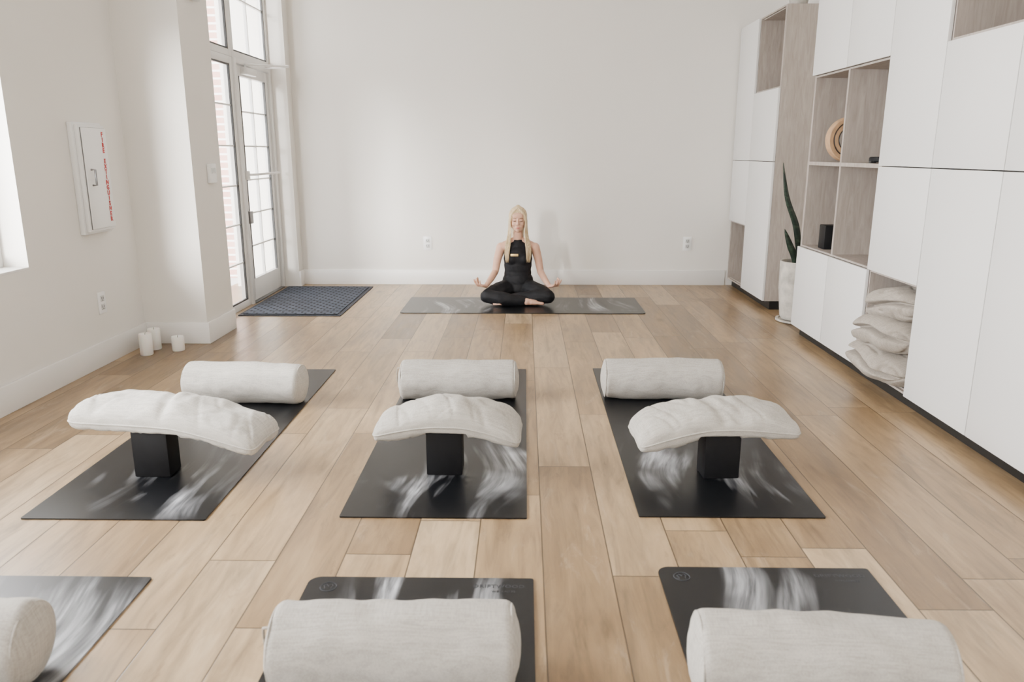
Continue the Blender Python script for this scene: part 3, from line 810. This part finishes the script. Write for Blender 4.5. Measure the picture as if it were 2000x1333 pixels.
wrinkle(remesh('tank_top', bm, M['cloth'], .0045, 8, per), .0022, 14, 4)
pb = PB(); ell(pb, (0, -.0775, .6112), (.0165, .0055, .0030), sub=2); ell(pb, (0, -.0765, .6058), (.0140, .0058, .0040), sub=2)
pbmesh('lips', pb, M['lips'], per)
for s in (-1, 1):
    bm = bmesh.new()
    tube(bm, [(s*(.027+dx), -.0770+abs(dx)*.20, .6645+dx*dx*14-.0012) for dx in (-.014, -.009, -.004, .001, .006, .011, .015)], [.0010, .0020, .0024, .0024, .0024, .0020, .0010], 6)
    mk('eyelashes', bm, M['lash'], per, smooth=180)
    bm = bmesh.new()
    tube(bm, [(s*x, y, z) for x, y, z in ((.012, -.0765, .684), (.020, -.0757, .6875), (.030, -.0715, .689), (.041, -.0625, .685))], [.0014, .0026, .0024, .0012], 6)
    mk('eyebrow', bm, M['brow'], per, smooth=180)
bm = PB()
ell(bm, (0, .021, .700), (.078, .087, .083)); ell(bm, (0, .05, .66), (.074, .062, .09))
ell(bm, (0, .020, .779), (.020, .020, .013))
cap(bm, (0, .085, .64), .052, (0, .105, .40), .046)
rnd = random.Random(3)
def locks(s, f, dz=0, j=0.0):
    J = lambda a: (rnd.random()-.5)*a*j
    P = [(s*.003, -.030+.03*f, .766), (s*(.032+.006*f), -.054+.045*f, .742), (s*(.055+.009*f), -.046+.05*f, .706), (s*(.0625+.010*f), -.038+.055*f, .66),
         (s*(.060+.014*f)+J(.004), -.030+.05*f, .61), (s*(.058+.022*f)+J(.006), -.032+.040*f+J(.006), .55), (s*(.063+.030*f)+J(.007), -.048+.026*f+J(.006), .495),
         (s*(.069+.034*f)+J(.008), -.072+.022*f+J(.006), .445), (s*(.073+.032*f)+J(.009), -.080+.018*f+J(.006), .395), (s*(.075+.026*f)+J(.010), -.076+.016*f, .345+dz)]
    return [Vector(p) for p in P]
for s in (-1, 1):
    for k in range(8):
        P = locks(s, k/7, .012*((k*5) % 3)-.012, 0)
        R = [.006, .0072, .0078, .0078, .0074, .0070, .0066, .0060, .0048, .0020]
        for a, ra, b, rb in zip(P, R, P[1:], R[1:]): cap(bm, a, ra, b, rb)
hb = remesh('hair', bm, M['hair'], .0036, 2, per)
def cr(P, t):
    m = len(P)-1; f = t*m; i = min(int(f), m-1); u = f-i
    p0, p1, p2, p3 = P[max(i-1, 0)], P[i], P[i+1], P[min(i+2, m)]
    return .5*((2*p1)+(p2-p0)*u+(2*p0-5*p1+4*p2-p3)*u*u+(3*p1-p0-3*p2+p3)*u**3)
bm = bmesh.new()
for s in (-1, 1):
    for k in range(150):
        f = rnd.random(); P = locks(s, f, (rnd.random()-.5)*.05, 1.0)
        off = Vector(((rnd.random()-.3)*.006*s, -.0045-rnd.random()*.003, .001))
        n = 20; pts = [cr(P, i/n)+off*min(1, i/3+.3) for i in range(n+1)]
        tube(bm, pts, [.0014*(1-.7*(i/n)**3) for i in range(n+1)], 5)
lk = mk('hair_locks', bm, M['hair'], hb, smooth=180); lk['kind'] = 'stuff'
boxes('name_badge', [((-.060, -.0905, .378), (.004, -.0845, .398))], M['badge'], per, bev=.0015)

# ------------------------------------------------------------------ lights
def area(name, loc, rot, sx, sy, power, col=(1,1,1)):
    l = bpy.data.lights.new(name, 'AREA'); l.shape = 'RECTANGLE'; l.size = sx; l.size_y = sy; l.energy = power; l.color = col
    o = bpy.data.objects.new(name, l); COL.objects.link(o); o.location = loc; o.rotation_euler = rot; return o
H = math.pi/2
area('daylight_window', (XL-.36, (WY0+WY1)/2, 1.42), (0, -H, 0), 1.5, 2.4, 225, (.98,.99,1))
area('daylight_window', (XL-.36, (VY0+VY1)/2, 1.42), (0, -H, 0), 1.5, 2.4, 200, (.98,.99,1))
area('rear_fill', (-.6, YF+.05, 1.7), (H, 0, 0), 3.2, 2.4, 30, (1,.985,.96))  # added fill lamp behind the camera; the wall there has no opening
area('ceiling_fill', (0.1, 4.4, ZC-.02), (0, 0, 0), 3.0, 4.0, 6, (1,.975,.94))  # added soft overhead fill, not a fixture of the room
sl = bpy.data.lights.new('sun', 'SUN'); sl.energy = 19; sl.angle = math.radians(13); sl.color = (1,.98,.95)
so = bpy.data.objects.new('sun', sl); COL.objects.link(so)
so.rotation_euler = Vector((.25, 1, -.142)).to_track_quat('-Z', 'Y').to_euler()
w = bpy.data.worlds.new('World'); bpy.context.scene.world = w; w.use_nodes = True
bg = w.node_tree.nodes['Background']; bg.inputs[0].default_value = (.98,.99,1,1); bg.inputs[1].default_value = 12

cd = bpy.data.cameras.new('camera'); cam = bpy.data.objects.new('camera', cd); COL.objects.link(cam)
cam.location = (0, 0, 1.22); cam.rotation_euler = (math.radians(90-13.785), 0, math.radians(.93))
cd.sensor_width = 36; cd.lens = 27.07; cd.clip_start = .05
cd.dof.use_dof = True; cd.dof.focus_distance = 4.5; cd.dof.aperture_fstop = 4.0
bpy.context.scene.camera = cam
